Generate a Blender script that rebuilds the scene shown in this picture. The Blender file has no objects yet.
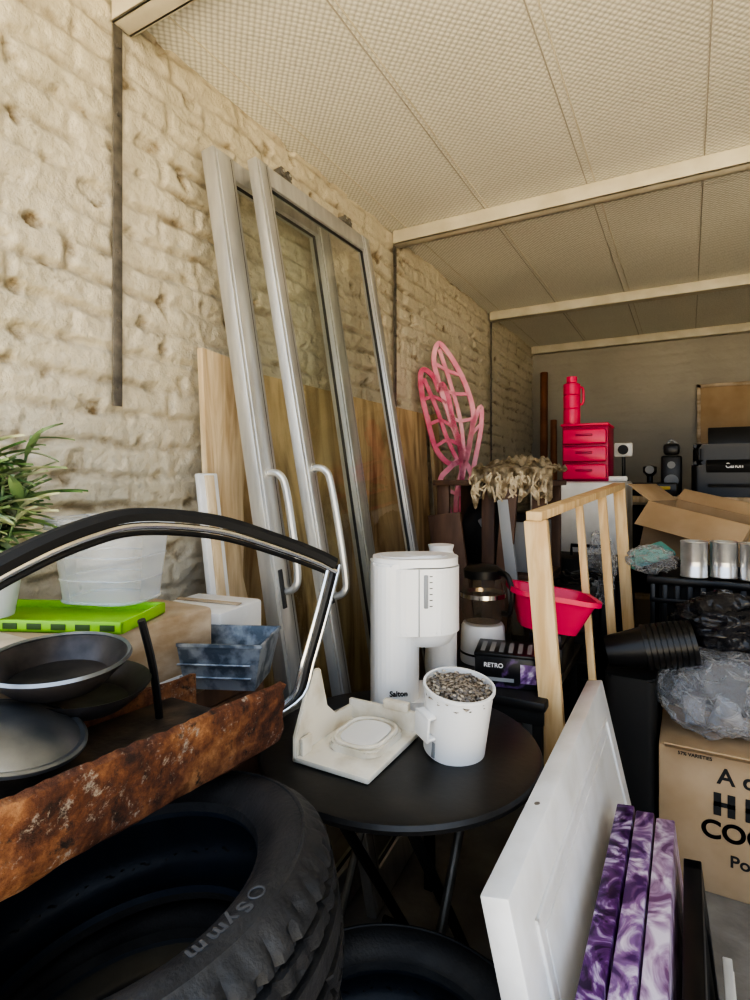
import bpy, bmesh, math, random
from mathutils import Vector, Matrix, noise, Euler
random.seed(7)
pi=math.pi
SC=bpy.context.scene
def V(*a): return Vector(a)
def T(x,y,z): return Matrix.Translation((x,y,z))
def RX(d): return Matrix.Rotation(math.radians(d),4,'X')
def RY(d): return Matrix.Rotation(math.radians(d),4,'Y')
def RZ(d): return Matrix.Rotation(math.radians(d),4,'Z')
def S(x,y,z): return Matrix.Diagonal((x,y,z,1))
def frame(o,x,up):
    x=Vector(x).normalized(); up=Vector(up); z=x.cross(up).normalized(); y=z.cross(x).normalized()
    m=Matrix((x,y,z)).transposed().to_4x4(); m.translation=Vector(o); return m

# ---------------- materials
def base(name):
    m=bpy.data.materials.new(name); m.use_nodes=True
    nt=m.node_tree; return m,nt,nt.nodes['Principled BSDF']
def rgba(c): return (c[0],c[1],c[2],1)
def mat(name,col,rough=.5,metal=0,col2=None,nscale=6,detail=6,bump=0,bscale=60,stretch=None,lo=.35,hi=.65,spec=.5,dist=.0,rot=None,mid=None):
    m,nt,b=base(name); N=nt.nodes; L=nt.links
    b.inputs['Base Color'].default_value=rgba(col); b.inputs['Roughness'].default_value=rough
    b.inputs['Metallic'].default_value=metal
    b.inputs['Specular IOR Level'].default_value=spec
    tc=N.new('ShaderNodeTexCoord'); mp=N.new('ShaderNodeMapping'); L.new(tc.outputs['Object'],mp.inputs['Vector'])
    if stretch: mp.inputs['Scale'].default_value=stretch
    if rot: mp.inputs['Rotation'].default_value=[math.radians(a) for a in rot]
    if col2:
        n=N.new('ShaderNodeTexNoise'); n.inputs['Scale'].default_value=nscale; n.inputs['Detail'].default_value=detail
        n.inputs['Distortion'].default_value=dist
        L.new(mp.outputs[0],n.inputs['Vector'])
        r=N.new('ShaderNodeValToRGB'); r.color_ramp.elements[0].position=lo; r.color_ramp.elements[1].position=hi
        r.color_ramp.elements[0].color=rgba(col); r.color_ramp.elements[1].color=rgba(col2)
        if mid:
            e=r.color_ramp.elements.new((lo+hi)/2); e.color=rgba(mid)
        L.new(n.outputs['Fac'],r.inputs[0]); L.new(r.outputs[0],b.inputs['Base Color'])
    if bump:
        n2=N.new('ShaderNodeTexNoise'); n2.inputs['Scale'].default_value=bscale; n2.inputs['Detail'].default_value=5
        L.new(mp.outputs[0],n2.inputs['Vector'])
        bp=N.new('ShaderNodeBump'); bp.inputs['Strength'].default_value=bump; bp.inputs['Distance'].default_value=.01
        L.new(n2.outputs['Fac'],bp.inputs['Height']); L.new(bp.outputs[0],b.inputs['Normal'])
    return m
def clearmat(name,tint=(1,1,1),mixf=.3,rough=.08,edge=.7,tt=None,crinkle=0):
    m,nt,b=base(name); N=nt.nodes; L=nt.links
    b.inputs['Base Color'].default_value=rgba(tint); b.inputs['Roughness'].default_value=rough
    tr=N.new('ShaderNodeBsdfTransparent'); tr.inputs[0].default_value=rgba(tt or [.6+.4*c for c in tint])
    mx=N.new('ShaderNodeMixShader'); fr=N.new('ShaderNodeLayerWeight'); fr.inputs[0].default_value=.5
    if crinkle:
        tc=N.new('ShaderNodeTexCoord'); v=N.new('ShaderNodeTexVoronoi'); v.inputs['Scale'].default_value=crinkle; v.feature='DISTANCE_TO_EDGE'
        nz=N.new('ShaderNodeTexNoise'); nz.inputs['Scale'].default_value=crinkle*.6; nz.inputs['Detail'].default_value=3
        L.new(tc.outputs['Object'],nz.inputs['Vector'])
        av=N.new('ShaderNodeVectorMath'); av.operation='MULTIPLY_ADD'; av.inputs[1].default_value=(.12,.12,.12); L.new(nz.outputs['Color'],av.inputs[0]); L.new(tc.outputs['Object'],av.inputs[2])
        L.new(av.outputs[0],v.inputs['Vector'])
        bp=N.new('ShaderNodeBump'); bp.inputs['Strength'].default_value=1; bp.inputs['Distance'].default_value=.02
        L.new(v.outputs['Distance'],bp.inputs['Height']); L.new(bp.outputs[0],b.inputs['Normal']); L.new(bp.outputs[0],fr.inputs['Normal'])
    pw=N.new('ShaderNodeMath'); pw.operation='POWER'; pw.inputs[1].default_value=3; L.new(fr.outputs['Facing'],pw.inputs[0])
    ad=N.new('ShaderNodeMath'); ad.operation='MULTIPLY_ADD'; ad.use_clamp=True; ad.inputs[1].default_value=edge; ad.inputs[2].default_value=mixf
    L.new(pw.outputs[0],ad.inputs[0]); L.new(ad.outputs[0],mx.inputs[0])
    L.new(tr.outputs[0],mx.inputs[1]); L.new(b.outputs[0],mx.inputs[2]); L.new(mx.outputs[0],N['Material Output'].inputs[0])
    return m
def glassmat(name):
    m,nt,b=base(name); N=nt.nodes; L=nt.links
    tr=N.new('ShaderNodeBsdfTransparent'); tr.inputs[0].default_value=(.92,.94,.92,1)
    gl=N.new('ShaderNodeBsdfGlossy'); gl.inputs['Roughness'].default_value=.02
    mx=N.new('ShaderNodeMixShader'); fr=N.new('ShaderNodeLayerWeight'); fr.inputs[0].default_value=.5
    pw=N.new('ShaderNodeMath'); pw.operation='POWER'; pw.inputs[1].default_value=4; L.new(fr.outputs['Facing'],pw.inputs[0])
    ad=N.new('ShaderNodeMath'); ad.operation='MULTIPLY_ADD'; ad.use_clamp=True; ad.inputs[1].default_value=.5; ad.inputs[2].default_value=.05
    L.new(pw.outputs[0],ad.inputs[0]); L.new(ad.outputs[0],mx.inputs[0])
    L.new(tr.outputs[0],mx.inputs[1]); L.new(gl.outputs[0],mx.inputs[2]); L.new(mx.outputs[0],N['Material Output'].inputs[0])
    return m
def rustmat():
    m,nt,b=base('rusty_steel'); N=nt.nodes; L=nt.links
    b.inputs['Roughness'].default_value=.78; b.inputs['Specular IOR Level'].default_value=.35
    tc=N.new('ShaderNodeTexCoord')
    def ns(sc,det,ro=.6):
        n=N.new('ShaderNodeTexNoise'); n.inputs['Scale'].default_value=sc; n.inputs['Detail'].default_value=det; n.inputs['Roughness'].default_value=ro
        L.new(tc.outputs['Object'],n.inputs['Vector']); return n
    a=ns(13,12,.72); r=N.new('ShaderNodeValToRGB'); L.new(a.outputs['Fac'],r.inputs[0])
    e=r.color_ramp.elements; e[0].position=.36; e[0].color=(.045,.026,.02,1); e[1].position=.70; e[1].color=(.50,.27,.13,1)
    x=e.new(.47); x.color=(.14,.055,.03,1); x=e.new(.57); x.color=(.27,.12,.055,1)
    g=ns(30,10,.8); rg=N.new('ShaderNodeMapRange'); rg.inputs['From Min'].default_value=.57; rg.inputs['From Max'].default_value=.64; L.new(g.outputs['Fac'],rg.inputs[0])
    mx=N.new('ShaderNodeMix'); mx.data_type='RGBA'; L.new(rg.outputs[0],mx.inputs['Factor']); L.new(r.outputs[0],mx.inputs['A']); mx.inputs['B'].default_value=(.36,.31,.25,1)
    h=ns(26,8,.7); rh=N.new('ShaderNodeMapRange'); rh.inputs['From Min'].default_value=.57; rh.inputs['From Max'].default_value=.66; L.new(h.outputs['Fac'],rh.inputs[0])
    mp=N.new('ShaderNodeMapping'); mp.inputs['Location'].default_value=(3,5,1); L.new(tc.outputs['Object'],mp.inputs[0]); L.new(mp.outputs[0],h.inputs['Vector'])
    m2=N.new('ShaderNodeMix'); m2.data_type='RGBA'; L.new(rh.outputs[0],m2.inputs['Factor']); L.new(mx.outputs['Result'],m2.inputs['A']); m2.inputs['B'].default_value=(.035,.024,.02,1)
    L.new(m2.outputs['Result'],b.inputs['Base Color'])
    bb=ns(70,8,.7); bp=N.new('ShaderNodeBump'); bp.inputs['Strength'].default_value=.8; bp.inputs['Distance'].default_value=.006
    L.new(bb.outputs['Fac'],bp.inputs['Height']); L.new(bp.outputs[0],b.inputs['Normal'])
    return m
def wallmat(name,c1,c2,spot,bs=.7):
    m,nt,b=base(name); N=nt.nodes; L=nt.links
    b.inputs['Roughness'].default_value=.5
    tc=N.new('ShaderNodeTexCoord')
    n=N.new('ShaderNodeTexNoise'); n.inputs['Scale'].default_value=2.2; n.inputs['Detail'].default_value=10
    L.new(tc.outputs['Object'],n.inputs['Vector'])
    r=N.new('ShaderNodeValToRGB'); r.color_ramp.elements[0].position=.3; r.color_ramp.elements[1].position=.7
    r.color_ramp.elements[0].color=rgba(c1); r.color_ramp.elements[1].color=rgba(c2); L.new(n.outputs['Fac'],r.inputs[0])
    at=N.new('ShaderNodeAttribute'); at.attribute_name='dirt_shade'
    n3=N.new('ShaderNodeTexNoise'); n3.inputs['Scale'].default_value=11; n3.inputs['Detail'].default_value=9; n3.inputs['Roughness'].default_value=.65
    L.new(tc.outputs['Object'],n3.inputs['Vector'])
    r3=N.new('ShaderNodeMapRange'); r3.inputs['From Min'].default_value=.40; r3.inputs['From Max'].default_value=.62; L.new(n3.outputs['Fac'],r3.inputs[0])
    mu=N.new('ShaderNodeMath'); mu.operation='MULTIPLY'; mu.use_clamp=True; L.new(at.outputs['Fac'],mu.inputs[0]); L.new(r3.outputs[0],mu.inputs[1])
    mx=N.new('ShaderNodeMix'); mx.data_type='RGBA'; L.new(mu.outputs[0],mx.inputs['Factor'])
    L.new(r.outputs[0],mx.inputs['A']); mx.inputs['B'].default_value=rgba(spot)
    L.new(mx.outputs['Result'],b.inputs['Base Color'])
    n2=N.new('ShaderNodeTexNoise'); n2.inputs['Scale'].default_value=32; n2.inputs['Detail'].default_value=7; n2.inputs['Roughness'].default_value=.6
    L.new(tc.outputs['Object'],n2.inputs['Vector'])
    bp=N.new('ShaderNodeBump'); bp.inputs['Strength'].default_value=bs; bp.inputs['Distance'].default_value=.015
    L.new(n2.outputs['Fac'],bp.inputs['Height']); L.new(bp.outputs[0],b.inputs['Normal'])
    return m
def ceilmat():
    m,nt,b=base('ceiling_insulation'); N=nt.nodes; L=nt.links
    b.inputs['Roughness'].default_value=.6
    tc=N.new('ShaderNodeTexCoord'); mp=N.new('ShaderNodeMapping'); mp.inputs['Rotation'].default_value=(0,0,pi/4)
    L.new(tc.outputs['Object'],mp.inputs['Vector'])
    v=N.new('ShaderNodeTexVoronoi'); v.voronoi_dimensions='2D'; v.inputs['Scale'].default_value=58; v.inputs['Randomness'].default_value=.12
    L.new(mp.outputs[0],v.inputs['Vector'])
    r=N.new('ShaderNodeValToRGB'); r.color_ramp.elements[0].position=.2; r.color_ramp.elements[1].position=.66
    r.color_ramp.elements[0].color=(.88,.86,.79,1); r.color_ramp.elements[1].color=(.52,.50,.43,1)
    L.new(v.outputs['Distance'],r.inputs[0])
    n=N.new('ShaderNodeTexNoise'); n.inputs['Scale'].default_value=1.5; n.inputs['Detail'].default_value=5
    L.new(tc.outputs['Object'],n.inputs['Vector'])
    mr=N.new('ShaderNodeMapRange'); mr.inputs['To Min'].default_value=.85; mr.inputs['To Max'].default_value=1.1; L.new(n.outputs['Fac'],mr.inputs[0])
    mu=N.new('ShaderNodeVectorMath'); mu.operation='SCALE'; L.new(r.outputs[0],mu.inputs[0]); L.new(mr.outputs[0],mu.inputs['Scale'])
    L.new(mu.outputs[0],b.inputs['Base Color'])
    bp=N.new('ShaderNodeBump'); bp.inputs['Strength'].default_value=.5; bp.inputs['Distance'].default_value=.006; bp.invert=True
    L.new(v.outputs['Distance'],bp.inputs['Height']); L.new(bp.outputs[0],b.inputs['Normal'])
    return m
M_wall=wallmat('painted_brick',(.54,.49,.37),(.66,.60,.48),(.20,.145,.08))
M_wallb=wallmat('plaster',(.36,.33,.27),(.43,.40,.33),(.26,.22,.16),.25)
M_ceil=ceilmat()
M_floor=mat('concrete',(.20,.19,.18),.85,col2=(.33,.32,.30),nscale=5,detail=10,bump=.3,bscale=40)
M_ground=mat('outside_paving',(.62,.52,.36),.9,col2=(.72,.62,.46),nscale=2)
M_beam=mat('beam_paint',(.58,.53,.42),.5,col2=(.68,.63,.52),nscale=8,bump=.1)
M_seam=mat('ceiling_joint',(.40,.37,.31),.6)
M_steelb=mat('bare_steel',(.14,.13,.115),.5,.6,col2=(.26,.24,.21),nscale=20)
M_alu=mat('aluminium',(.54,.54,.53),.36,.7,col2=(.66,.66,.64),nscale=4,stretch=(8,8,1),bump=.03)
M_alud=mat('dark_seal',(.05,.05,.05),.6)
M_glass=glassmat('window_glass')
M_ply=mat('plywood',(.66,.51,.30),.8,col2=(.26,.17,.09),nscale=2.6,detail=10,stretch=(1,2.2,.45),dist=1.9,lo=.40,hi=.68,bump=.15,spec=.2)
M_pale=mat('pale_pine',(.50,.36,.21),.7,col2=(.76,.62,.42),nscale=5,detail=8,stretch=(4,4,.4),dist=1.6,bump=.15)
M_pine=mat('pine',(.62,.41,.20),.55,col2=(.78,.59,.34),nscale=7,stretch=(5,5,.5),dist=.8,bump=.08)
M_darkwood=mat('dark_wood',(.07,.038,.026),.6,col2=(.15,.085,.055),nscale=6,stretch=(3,3,.5))
M_redwood=mat('brown_pole',(.18,.06,.025),.6,col2=(.28,.11,.045),nscale=6)
M_white=mat('white_plastic',(.84,.83,.81),.32,col2=(.90,.89,.87),nscale=3)
M_whiteD=mat('white_plastic_dirty',(.84,.79,.68),.45,col2=(.50,.42,.29),nscale=9,detail=10,lo=.5,hi=.8,bump=.05)
M_whitep=mat('white_paint',(.80,.80,.80),.45,col2=(.66,.65,.62),nscale=7,detail=10,bump=.06,lo=.42,hi=.72)
M_black=mat('black_top',(.014,.014,.015),.38,col2=(.028,.027,.026),nscale=5,bump=.05)
M_blackp=mat('black_plastic',(.010,.010,.011),.35)
M_blackm=mat('black_matte',(.014,.014,.014),.7)
M_rub=mat('tyre_rubber',(.016,.017,.019),.6,col2=(.040,.040,.041),nscale=10,bump=.25,bscale=120)
M_rubin=mat('tyre_liner',(.012,.020,.032),.45,col2=(.024,.036,.055),nscale=8,bump=.1)
M_rubt=mat('tyre_letters',(.085,.085,.088),.7)
M_chrome=mat('chrome',(.75,.75,.75),.18,1)
M_rust=rustmat()
M_rusttop=mat('dirty_steel',(.045,.042,.038),.5,.4,col2=(.20,.15,.11),nscale=12,detail=10,lo=.42,hi=.75,bump=.2)
M_zinc=mat('galvanised',(.13,.16,.20),.45,.55,col2=(.38,.42,.47),nscale=26,detail=10,bump=.15,lo=.42,hi=.58)
M_pan=mat('pan_metal',(.20,.23,.26),.33,.85,col2=(.34,.36,.38),nscale=12,bump=.04)
M_pand=mat('pan_dark',(.03,.03,.035),.35,.6,col2=(.10,.09,.09),nscale=15)
M_clear=clearmat('clear_plastic',(.82,.85,.90),.26,.2,.6)
M_bag=clearmat('clear_film',(.90,.91,.93),.10,.08,.80,(.97,.97,.98),crinkle=15)
M_bagd=clearmat('dark_film',(.03,.03,.034),.80,.10,.3,None,crinkle=14)
M_lime=mat('lime_plastic',(.30,.62,.03),.35)
M_limed=mat('lime_dark',(.05,.10,.02),.5)
M_card=mat('cardboard',(.44,.31,.18),.8,col2=(.52,.38,.24),nscale=5,bump=.05)
M_cardd=mat('cardboard_pale',(.36,.26,.16),.6,col2=(.62,.52,.40),nscale=7,bump=.1,stretch=(1,1,2.5))
M_ink=mat('ink',(.02,.02,.02),.7)
M_leaf=mat('leaf',(.08,.19,.06),.45,col2=(.28,.37,.18),nscale=12)
M_leafp=mat('leaf_edge',(.66,.66,.46),.5,col2=(.20,.32,.14),nscale=20)
M_pot=mat('grey_pot',(.60,.62,.65),.4)
M_pink=mat('pink_plastic',(.76,.02,.11),.3)
M_pinkd=mat('pink_dark',(.40,.01,.07),.4)
M_pinkw=mat('pink_paint',(.80,.24,.36),.5,col2=(.88,.42,.50),nscale=12)
M_pinkr=mat('rose_paint',(.60,.07,.17),.5,col2=(.80,.22,.34),nscale=14)
M_gravel=mat('gravel',(.09,.07,.05),.9,col2=(.40,.34,.27),nscale=140,detail=3,bump=1,bscale=150,lo=.42,hi=.58)
M_grav2=mat('gravel_light',(.55,.48,.38),.9)
M_grav3=mat('gravel_grey',(.22,.20,.18),.9)
M_pur=mat('purple_art',(.030,.008,.055),.35,col2=(.62,.54,.72),mid=(.14,.04,.20),nscale=11,detail=9,dist=3.2,lo=.38,hi=.66)
M_pur2=mat('lilac_art',(.09,.03,.14),.35,col2=(.70,.62,.74),mid=(.28,.15,.34),nscale=10,detail=9,dist=3.2,lo=.36,hi=.66)
M_pur3=mat('pink_lilac_art',(.18,.08,.19),.35,col2=(.74,.66,.76),mid=(.44,.31,.47),nscale=9,detail=9,dist=2.8,lo=.36,hi=.64)
M_boxp=mat('purple_print',(.012,.012,.014),.3,col2=(.14,.07,.20),nscale=12,lo=.55,hi=.66,dist=1.5)
M_cloth=mat('tan_cloth',(.22,.16,.09),.9,col2=(.60,.50,.35),nscale=26,detail=4,lo=.36,hi=.56,bump=.4,bscale=90)
M_teal=mat('teal_cloth',(.10,.36,.34),.7,col2=(.20,.50,.46),nscale=5)
M_tin=mat('tin',(.66,.66,.66),.28,.8,col2=(.78,.78,.78),nscale=20)
M_yel=mat('yellow_plastic',(.60,.42,.04),.4)
M_grey=mat('grey_plastic',(.30,.31,.32),.5)
M_coffeeglass=clearmat('carafe_glass',(.35,.30,.26),.10,.04,.8,(.86,.82,.76))
M_frost=mat('white_label',(.85,.85,.85),.5)

# ---------------- mesh builder
class MB:
    def __init__(s,name): s.name=name; s.bm=bmesh.new(); s.mats=[]
    def mi(s,m):
        if m not in s.mats: s.mats.append(m)
        return s.mats.index(m)
    def add(s,tb,m,M=None,recalc=True):
        if recalc: bmesh.ops.recalc_face_normals(tb,faces=tb.faces[:])
        i=s.mi(m); mp={}
        flip = M is not None and M.determinant()<0
        for v in tb.verts: mp[v]=s.bm.verts.new(M@v.co if M is not None else v.co)
        for f in tb.faces:
            vs=[mp[v] for v in f.verts]
            if flip: vs.reverse()
            try: nf=s.bm.faces.new(vs); nf.material_index=i; nf.smooth=True
            except ValueError: pass
        tb.free(); return s
    def box(s,c,size,m,rot=None,bev=.003,M=None):
        tb=bmesh.new(); bmesh.ops.create_cube(tb,size=1)
        bmesh.ops.scale(tb,vec=size,verts=tb.verts)
        if bev>0: bmesh.ops.bevel(tb,geom=tb.edges[:],offset=min(bev,min(size)*.45),segments=2,affect='EDGES',profile=.5)
        X=T(*c)
        if rot: X=X@Euler([math.radians(a) for a in rot]).to_matrix().to_4x4()
        if M is not None: X=M@X
        return s.add(tb,m,X)
    def bx(s,lo,hi,m,bev=.003,M=None):
        return s.box([(a+b)/2 for a,b in zip(lo,hi)],[abs(b-a) for a,b in zip(lo,hi)],m,None,bev,M)
    def cyl(s,p0,p1,r0,m,r1=None,seg=24,M=None,caps=True):
        p0=Vector(p0);p1=Vector(p1); d=p1-p0
        if r1 is None:r1=r0
        tb=bmesh.new(); bmesh.ops.create_cone(tb,cap_ends=caps,segments=seg,radius1=r0,radius2=r1,depth=d.length)
        X=T(*((p0+p1)/2))@d.to_track_quat('Z','Y').to_matrix().to_4x4()
        if M is not None: X=M@X
        return s.add(tb,m,X)
    def lathe(s,prof,m,M=None,seg=48,closed=False,a0=0,a1=2*pi,f=None):
        tb=bmesh.new(); full=abs(a1-a0-2*pi)<1e-6; n=seg if full else seg+1; R=[]
        for i in range(n):
            a=a0+(a1-a0)*i/seg
            R.append([tb.verts.new((( (r if f is None else f(r,z,a))*math.cos(a)),((r if f is None else f(r,z,a))*math.sin(a)),z)) for r,z in prof])
        k=len(prof)
        for i in range(seg):
            A=R[i];B=R[(i+1)%n]
            for j in range(k if closed else k-1):
                tb.faces.new((A[j],B[j],B[(j+1)%k],A[(j+1)%k]))
        bmesh.ops.remove_doubles(tb,verts=tb.verts,dist=1e-6)
        return s.add(tb,m,M)
    def tube(s,pts,r,m,seg=10,closed=False,sm=0,M=None,sec=None,up=None,caps=True):
        P=[Vector(p) for p in pts]
        if sm:
            Q=[];n=len(P)
            rng=range(n) if closed else range(n-1)
            for i in rng:
                p0=P[(i-1)%n] if closed or i>0 else P[0]; p1=P[i]; p2=P[(i+1)%n]; p3=P[(i+2)%n] if closed or i+2<n else P[-1]
                for k in range(sm):
                    t=k/sm; Q.append(.5*((2*p1)+(p2-p0)*t+(2*p0-5*p1+4*p2-p3)*t*t+(3*p1-p0-3*p2+p3)*t**3))
            if not closed: Q.append(P[-1])
            P=Q
        n=len(P)
        if sec is None: sec=[(r*math.cos(2*pi*j/seg),r*math.sin(2*pi*j/seg)) for j in range(seg)]
        k=len(sec); tb=bmesh.new(); rings=[]; prev=None
        for i in range(n):
            a=P[(i-1)%n] if closed or i>0 else P[0]; b=P[(i+1)%n] if closed or i<n-1 else P[-1]
            t=(b-a).normalized()
            if up is not None: x=Vector(up).cross(t).normalized()
            elif prev is None: x=t.orthogonal().normalized()
            else: x=(prev-prev.dot(t)*t).normalized()
            prev=x; y=t.cross(x)
            rings.append([tb.verts.new(P[i]+x*u+y*w) for u,w in sec])
        for i in range(n if closed else n-1):
            A=rings[i];B=rings[(i+1)%n]
            for j in range(k): tb.faces.new((A[j],A[(j+1)%k],B[(j+1)%k],B[j]))
        if caps and not closed:
            tb.faces.new(rings[0][::-1]); tb.faces.new(rings[-1])
        return s.add(tb,m,M)
    def prism(s,poly,th,m,M=None,bev=0):
        tb=bmesh.new(); a=[tb.verts.new((p[0],p[1],0)) for p in poly]; b=[tb.verts.new((p[0],p[1],th)) for p in poly]
        n=len(poly); tb.faces.new(a[::-1]); tb.faces.new(b)
        for i in range(n): tb.faces.new((a[i],a[(i+1)%n],b[(i+1)%n],b[i]))
        if bev: bmesh.ops.bevel(tb,geom=tb.edges[:],offset=bev,segments=2,affect='EDGES')
        return s.add(tb,m,M)
    def sheet(s,nx,ny,fn,m,M=None,th=0):
        tb=bmesh.new(); G=[[tb.verts.new(fn(i/nx,j/ny)) for j in range(ny+1)] for i in range(nx+1)]
        for i in range(nx):
            for j in range(ny): tb.faces.new((G[i][j],G[i+1][j],G[i+1][j+1],G[i][j+1]))
        if th: bmesh.ops.solidify(tb,geom=tb.faces[:],thickness=th)
        return s.add(tb,m,M,recalc=bool(th))
    def blob(s,c,rad,m,amp=.2,freq=3,sub=4,M=None,flat=None,seed=0,ridge=False):
        tb=bmesh.new(); bmesh.ops.create_icosphere(tb,subdivisions=sub,radius=1)
        for v in tb.verts:
            p=v.co*freq+Vector((seed*7.3,seed*3.1,seed))
            n=noise.noise(p)+.5*noise.noise(p*2.1)+.25*noise.noise(p*4.3)
            if ridge: n=.5-2*abs(noise.noise(p))-.8*abs(noise.noise(p*2.2))
            v.co*=1+amp*n
            v.co=Vector((v.co.x*rad[0],v.co.y*rad[1],v.co.z*rad[2]))
            if flat is not None: v.co.z=max(v.co.z,flat)
        return s.add(tb,m,T(*c) if M is None else M@T(*c))
    def text(s,t,size,m,M,ext=.0005,align='CENTER',sx=1):
        cu=bpy.data.curves.new('t','FONT'); cu.body=t; cu.size=size; cu.extrude=ext; cu.align_x=align; cu.align_y='CENTER'; cu.offset=size*.02
        ob=bpy.data.objects.new('t',cu); SC.collection.objects.link(ob)
        dg=bpy.context.evaluated_depsgraph_get(); me=bpy.data.meshes.new_from_object(ob.evaluated_get(dg))
        tb=bmesh.new(); tb.from_mesh(me); s.add(tb,m,M@S(sx,1,1),recalc=False)
        bpy.data.objects.remove(ob); bpy.data.curves.remove(cu); bpy.data.meshes.remove(me); return s
    def done(s,ang=35,parent=None):
        me=bpy.data.meshes.new(s.name)
        vs=[v.co for v in s.bm.verts]
        lo=Vector([min(v[i] for v in vs) for i in range(3)]); hi=Vector([max(v[i] for v in vs) for i in range(3)])
        c=(lo+hi)/2; c.z=lo.z
        bmesh.ops.translate(s.bm,vec=-c,verts=s.bm.verts)
        s.bm.to_mesh(me); s.bm.free()
        for m in s.mats: me.materials.append(m)
        me.set_sharp_from_angle(angle=math.radians(ang))
        ob=bpy.data.objects.new(s.name,me); SC.collection.objects.link(ob); ob.location=c
        if parent: ob.parent=parent
        return ob

# ---------------- room shell
XW=-1.40; ZC=2.735; YB=5.85; XR=2.3
def brickh(y,z,rough=1):
    w=.018*noise.noise(Vector((y*3,z*3,3)))+.009*noise.noise(Vector((y*13,z*13,3)));w2=.014*noise.noise(Vector((y*6,z*6,9)))
    bh=.088; zz=z+w; row=math.floor(zz/bh); fz=zz/bh-row
    bl=.30; yy=y+w2+(.15 if row%2 else 0)+.03*math.sin(row*12.9); col=math.floor(yy/bl); fy=yy/bl-col
    ez=min(fz,1-fz)*bh; ey=min(fy,1-fy)*bl*1.2
    def ss(e,a,bb_): 
        t=min(1,max(0,(e-a)/bb_)); return t*t*(3-2*t)
    p=Vector((y,z,0))
    fill=min(1,max(.15,.6+.9*noise.noise(p*2.6+Vector((5,5,5)))))
    fy_=min(1,max(.0,.35+1.0*noise.noise(p*3.3+Vector((1,5,5)))))
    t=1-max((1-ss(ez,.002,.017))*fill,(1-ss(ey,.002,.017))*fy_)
    hb=.005*math.sin(row*7.1+col*13.7)
    n=.005*noise.noise(p*9)+.005*noise.noise(p*22+Vector((4,4,4)))+.003*noise.noise(p*46)
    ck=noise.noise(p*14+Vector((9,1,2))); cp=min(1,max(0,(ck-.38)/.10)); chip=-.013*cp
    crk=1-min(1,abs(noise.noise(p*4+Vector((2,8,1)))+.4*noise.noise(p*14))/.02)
    dirt_shade=min(1,(1-t)*.85+cp*1.0+.55*crk)  # joints darkened in colour as relief shade, plus dirt in chips and cracks
    return (t*.016+hb*t+n+chip-.003*crk)*rough, dirt_shade
def wallgrid(name,y0,y1,z0,z1,stepy,stepz,fn,m):
    ny=int((y1-y0)/stepy); nz=int((z1-z0)/stepz)
    verts=[];faces=[];D=[]
    for i in range(ny+1):
        y=y0+(y1-y0)*i/ny
        for j in range(nz+1):
            z=z0+(z1-z0)*j/nz; p,d=fn(y,z); verts.append(p); D.append(d)
    for i in range(ny):
        for j in range(nz):
            a=i*(nz+1)+j; faces.append((a,a+nz+1,a+nz+2,a+1))
    me=bpy.data.meshes.new(name); me.from_pydata(verts,[],faces); me.materials.append(m); me.update()
    at=me.attributes.new('dirt_shade','FLOAT','POINT'); at.data.foreach_set('value',D)
    me.polygons.foreach_set('use_smooth',[True]*len(faces))
    ob=bpy.data.objects.new(name,me); SC.collection.objects.link(ob); return ob
def fl_(y,z):
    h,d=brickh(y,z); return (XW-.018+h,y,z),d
def fb_(x,z):
    h,d=brickh(x+3,z,.12); return (x,YB+.004-h,z),d*.12
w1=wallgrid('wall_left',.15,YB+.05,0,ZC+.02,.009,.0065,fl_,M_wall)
w2=wallgrid('wall_back',XW-.02,XR,0,ZC+.02,.02,.015,fb_,M_wallb)
b=MB('wall_right')
for lo,hi in (((XR,.3,0),(XR+.2,YB+.25,1.2)),((XR,.3,2.2),(XR+.2,YB+.25,ZC+.1)),((XR,.3,1.2),(XR+.2,2.2,2.2)),((XR,3.3,1.2),(XR+.2,YB+.25,2.2))): b.bx(lo,hi,M_wallb,0)
b.done()
b=MB('added_fill_window')  # unseen window and wall opening, added to let in fill light
for lo,hi in (((XR+.05,2.2,1.2),(XR+.1,3.3,1.25)),((XR+.05,2.2,2.15),(XR+.1,3.3,2.2)),((XR+.05,2.2,1.2),(XR+.1,2.25,2.2)),((XR+.05,3.25,1.2),(XR+.1,3.3,2.2)),((XR+.05,2.73,1.2),(XR+.1,2.77,2.2))): b.bx(lo,hi,M_alu,.003)
b.done()
b=MB('floor'); b.bx((XW-.25,-.2,-.05),(XR+.2,YB+.25,0),M_floor,0); b.done()
b=MB('driveway_ground'); b.bx((-25,-30,-.08),(25,30,-.055),M_ground,0); b.done()
b=MB('ceiling'); b.bx((XW-.25,.35,ZC),(XR+.2,YB+.25,ZC+.12),M_ceil,0)
for x in (-1.31,-.88,-.86,-.40,-.365,.06,.49,.92,1.35):
    b.bx((x-.002,.35,ZC-.003),(x+.002,YB,ZC+.001),M_seam if x in(-.88,-.40,.06) else M_beam,.001)
b.done()
for i,y in enumerate((1.03,2.72,4.41,5.78)):
    b=MB('ceiling_beam'); h=.075
    b.bx((XW+.01,y-.035,ZC-h),(XR,y-.028,ZC-.002),M_beam,.001)
    b.bx((XW+.01,y-.035,ZC-h),(XR,y+.03,ZC-h+.006),M_beam,.001)
    b.bx((XW+.01,y+.02,ZC-h),(XR,y+.027,ZC-.002),M_beam,.001)
    b.done()
for y,zb in ((1.01,1.6),(2.70,1.55),(4.40,1.2)):
    b=MB('steel_strap'); b.bx((XW+.012,y-.014,zb),(XW+.018,y+.014,ZC-.08),M_steelb,.001)
    for k in range(6):
        b.cyl((XW+.016,y,zb+.05+k*.19),(XW+.024,y,zb+.05+k*.19),.006,M_steelb,seg=8)
    b.done()

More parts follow.
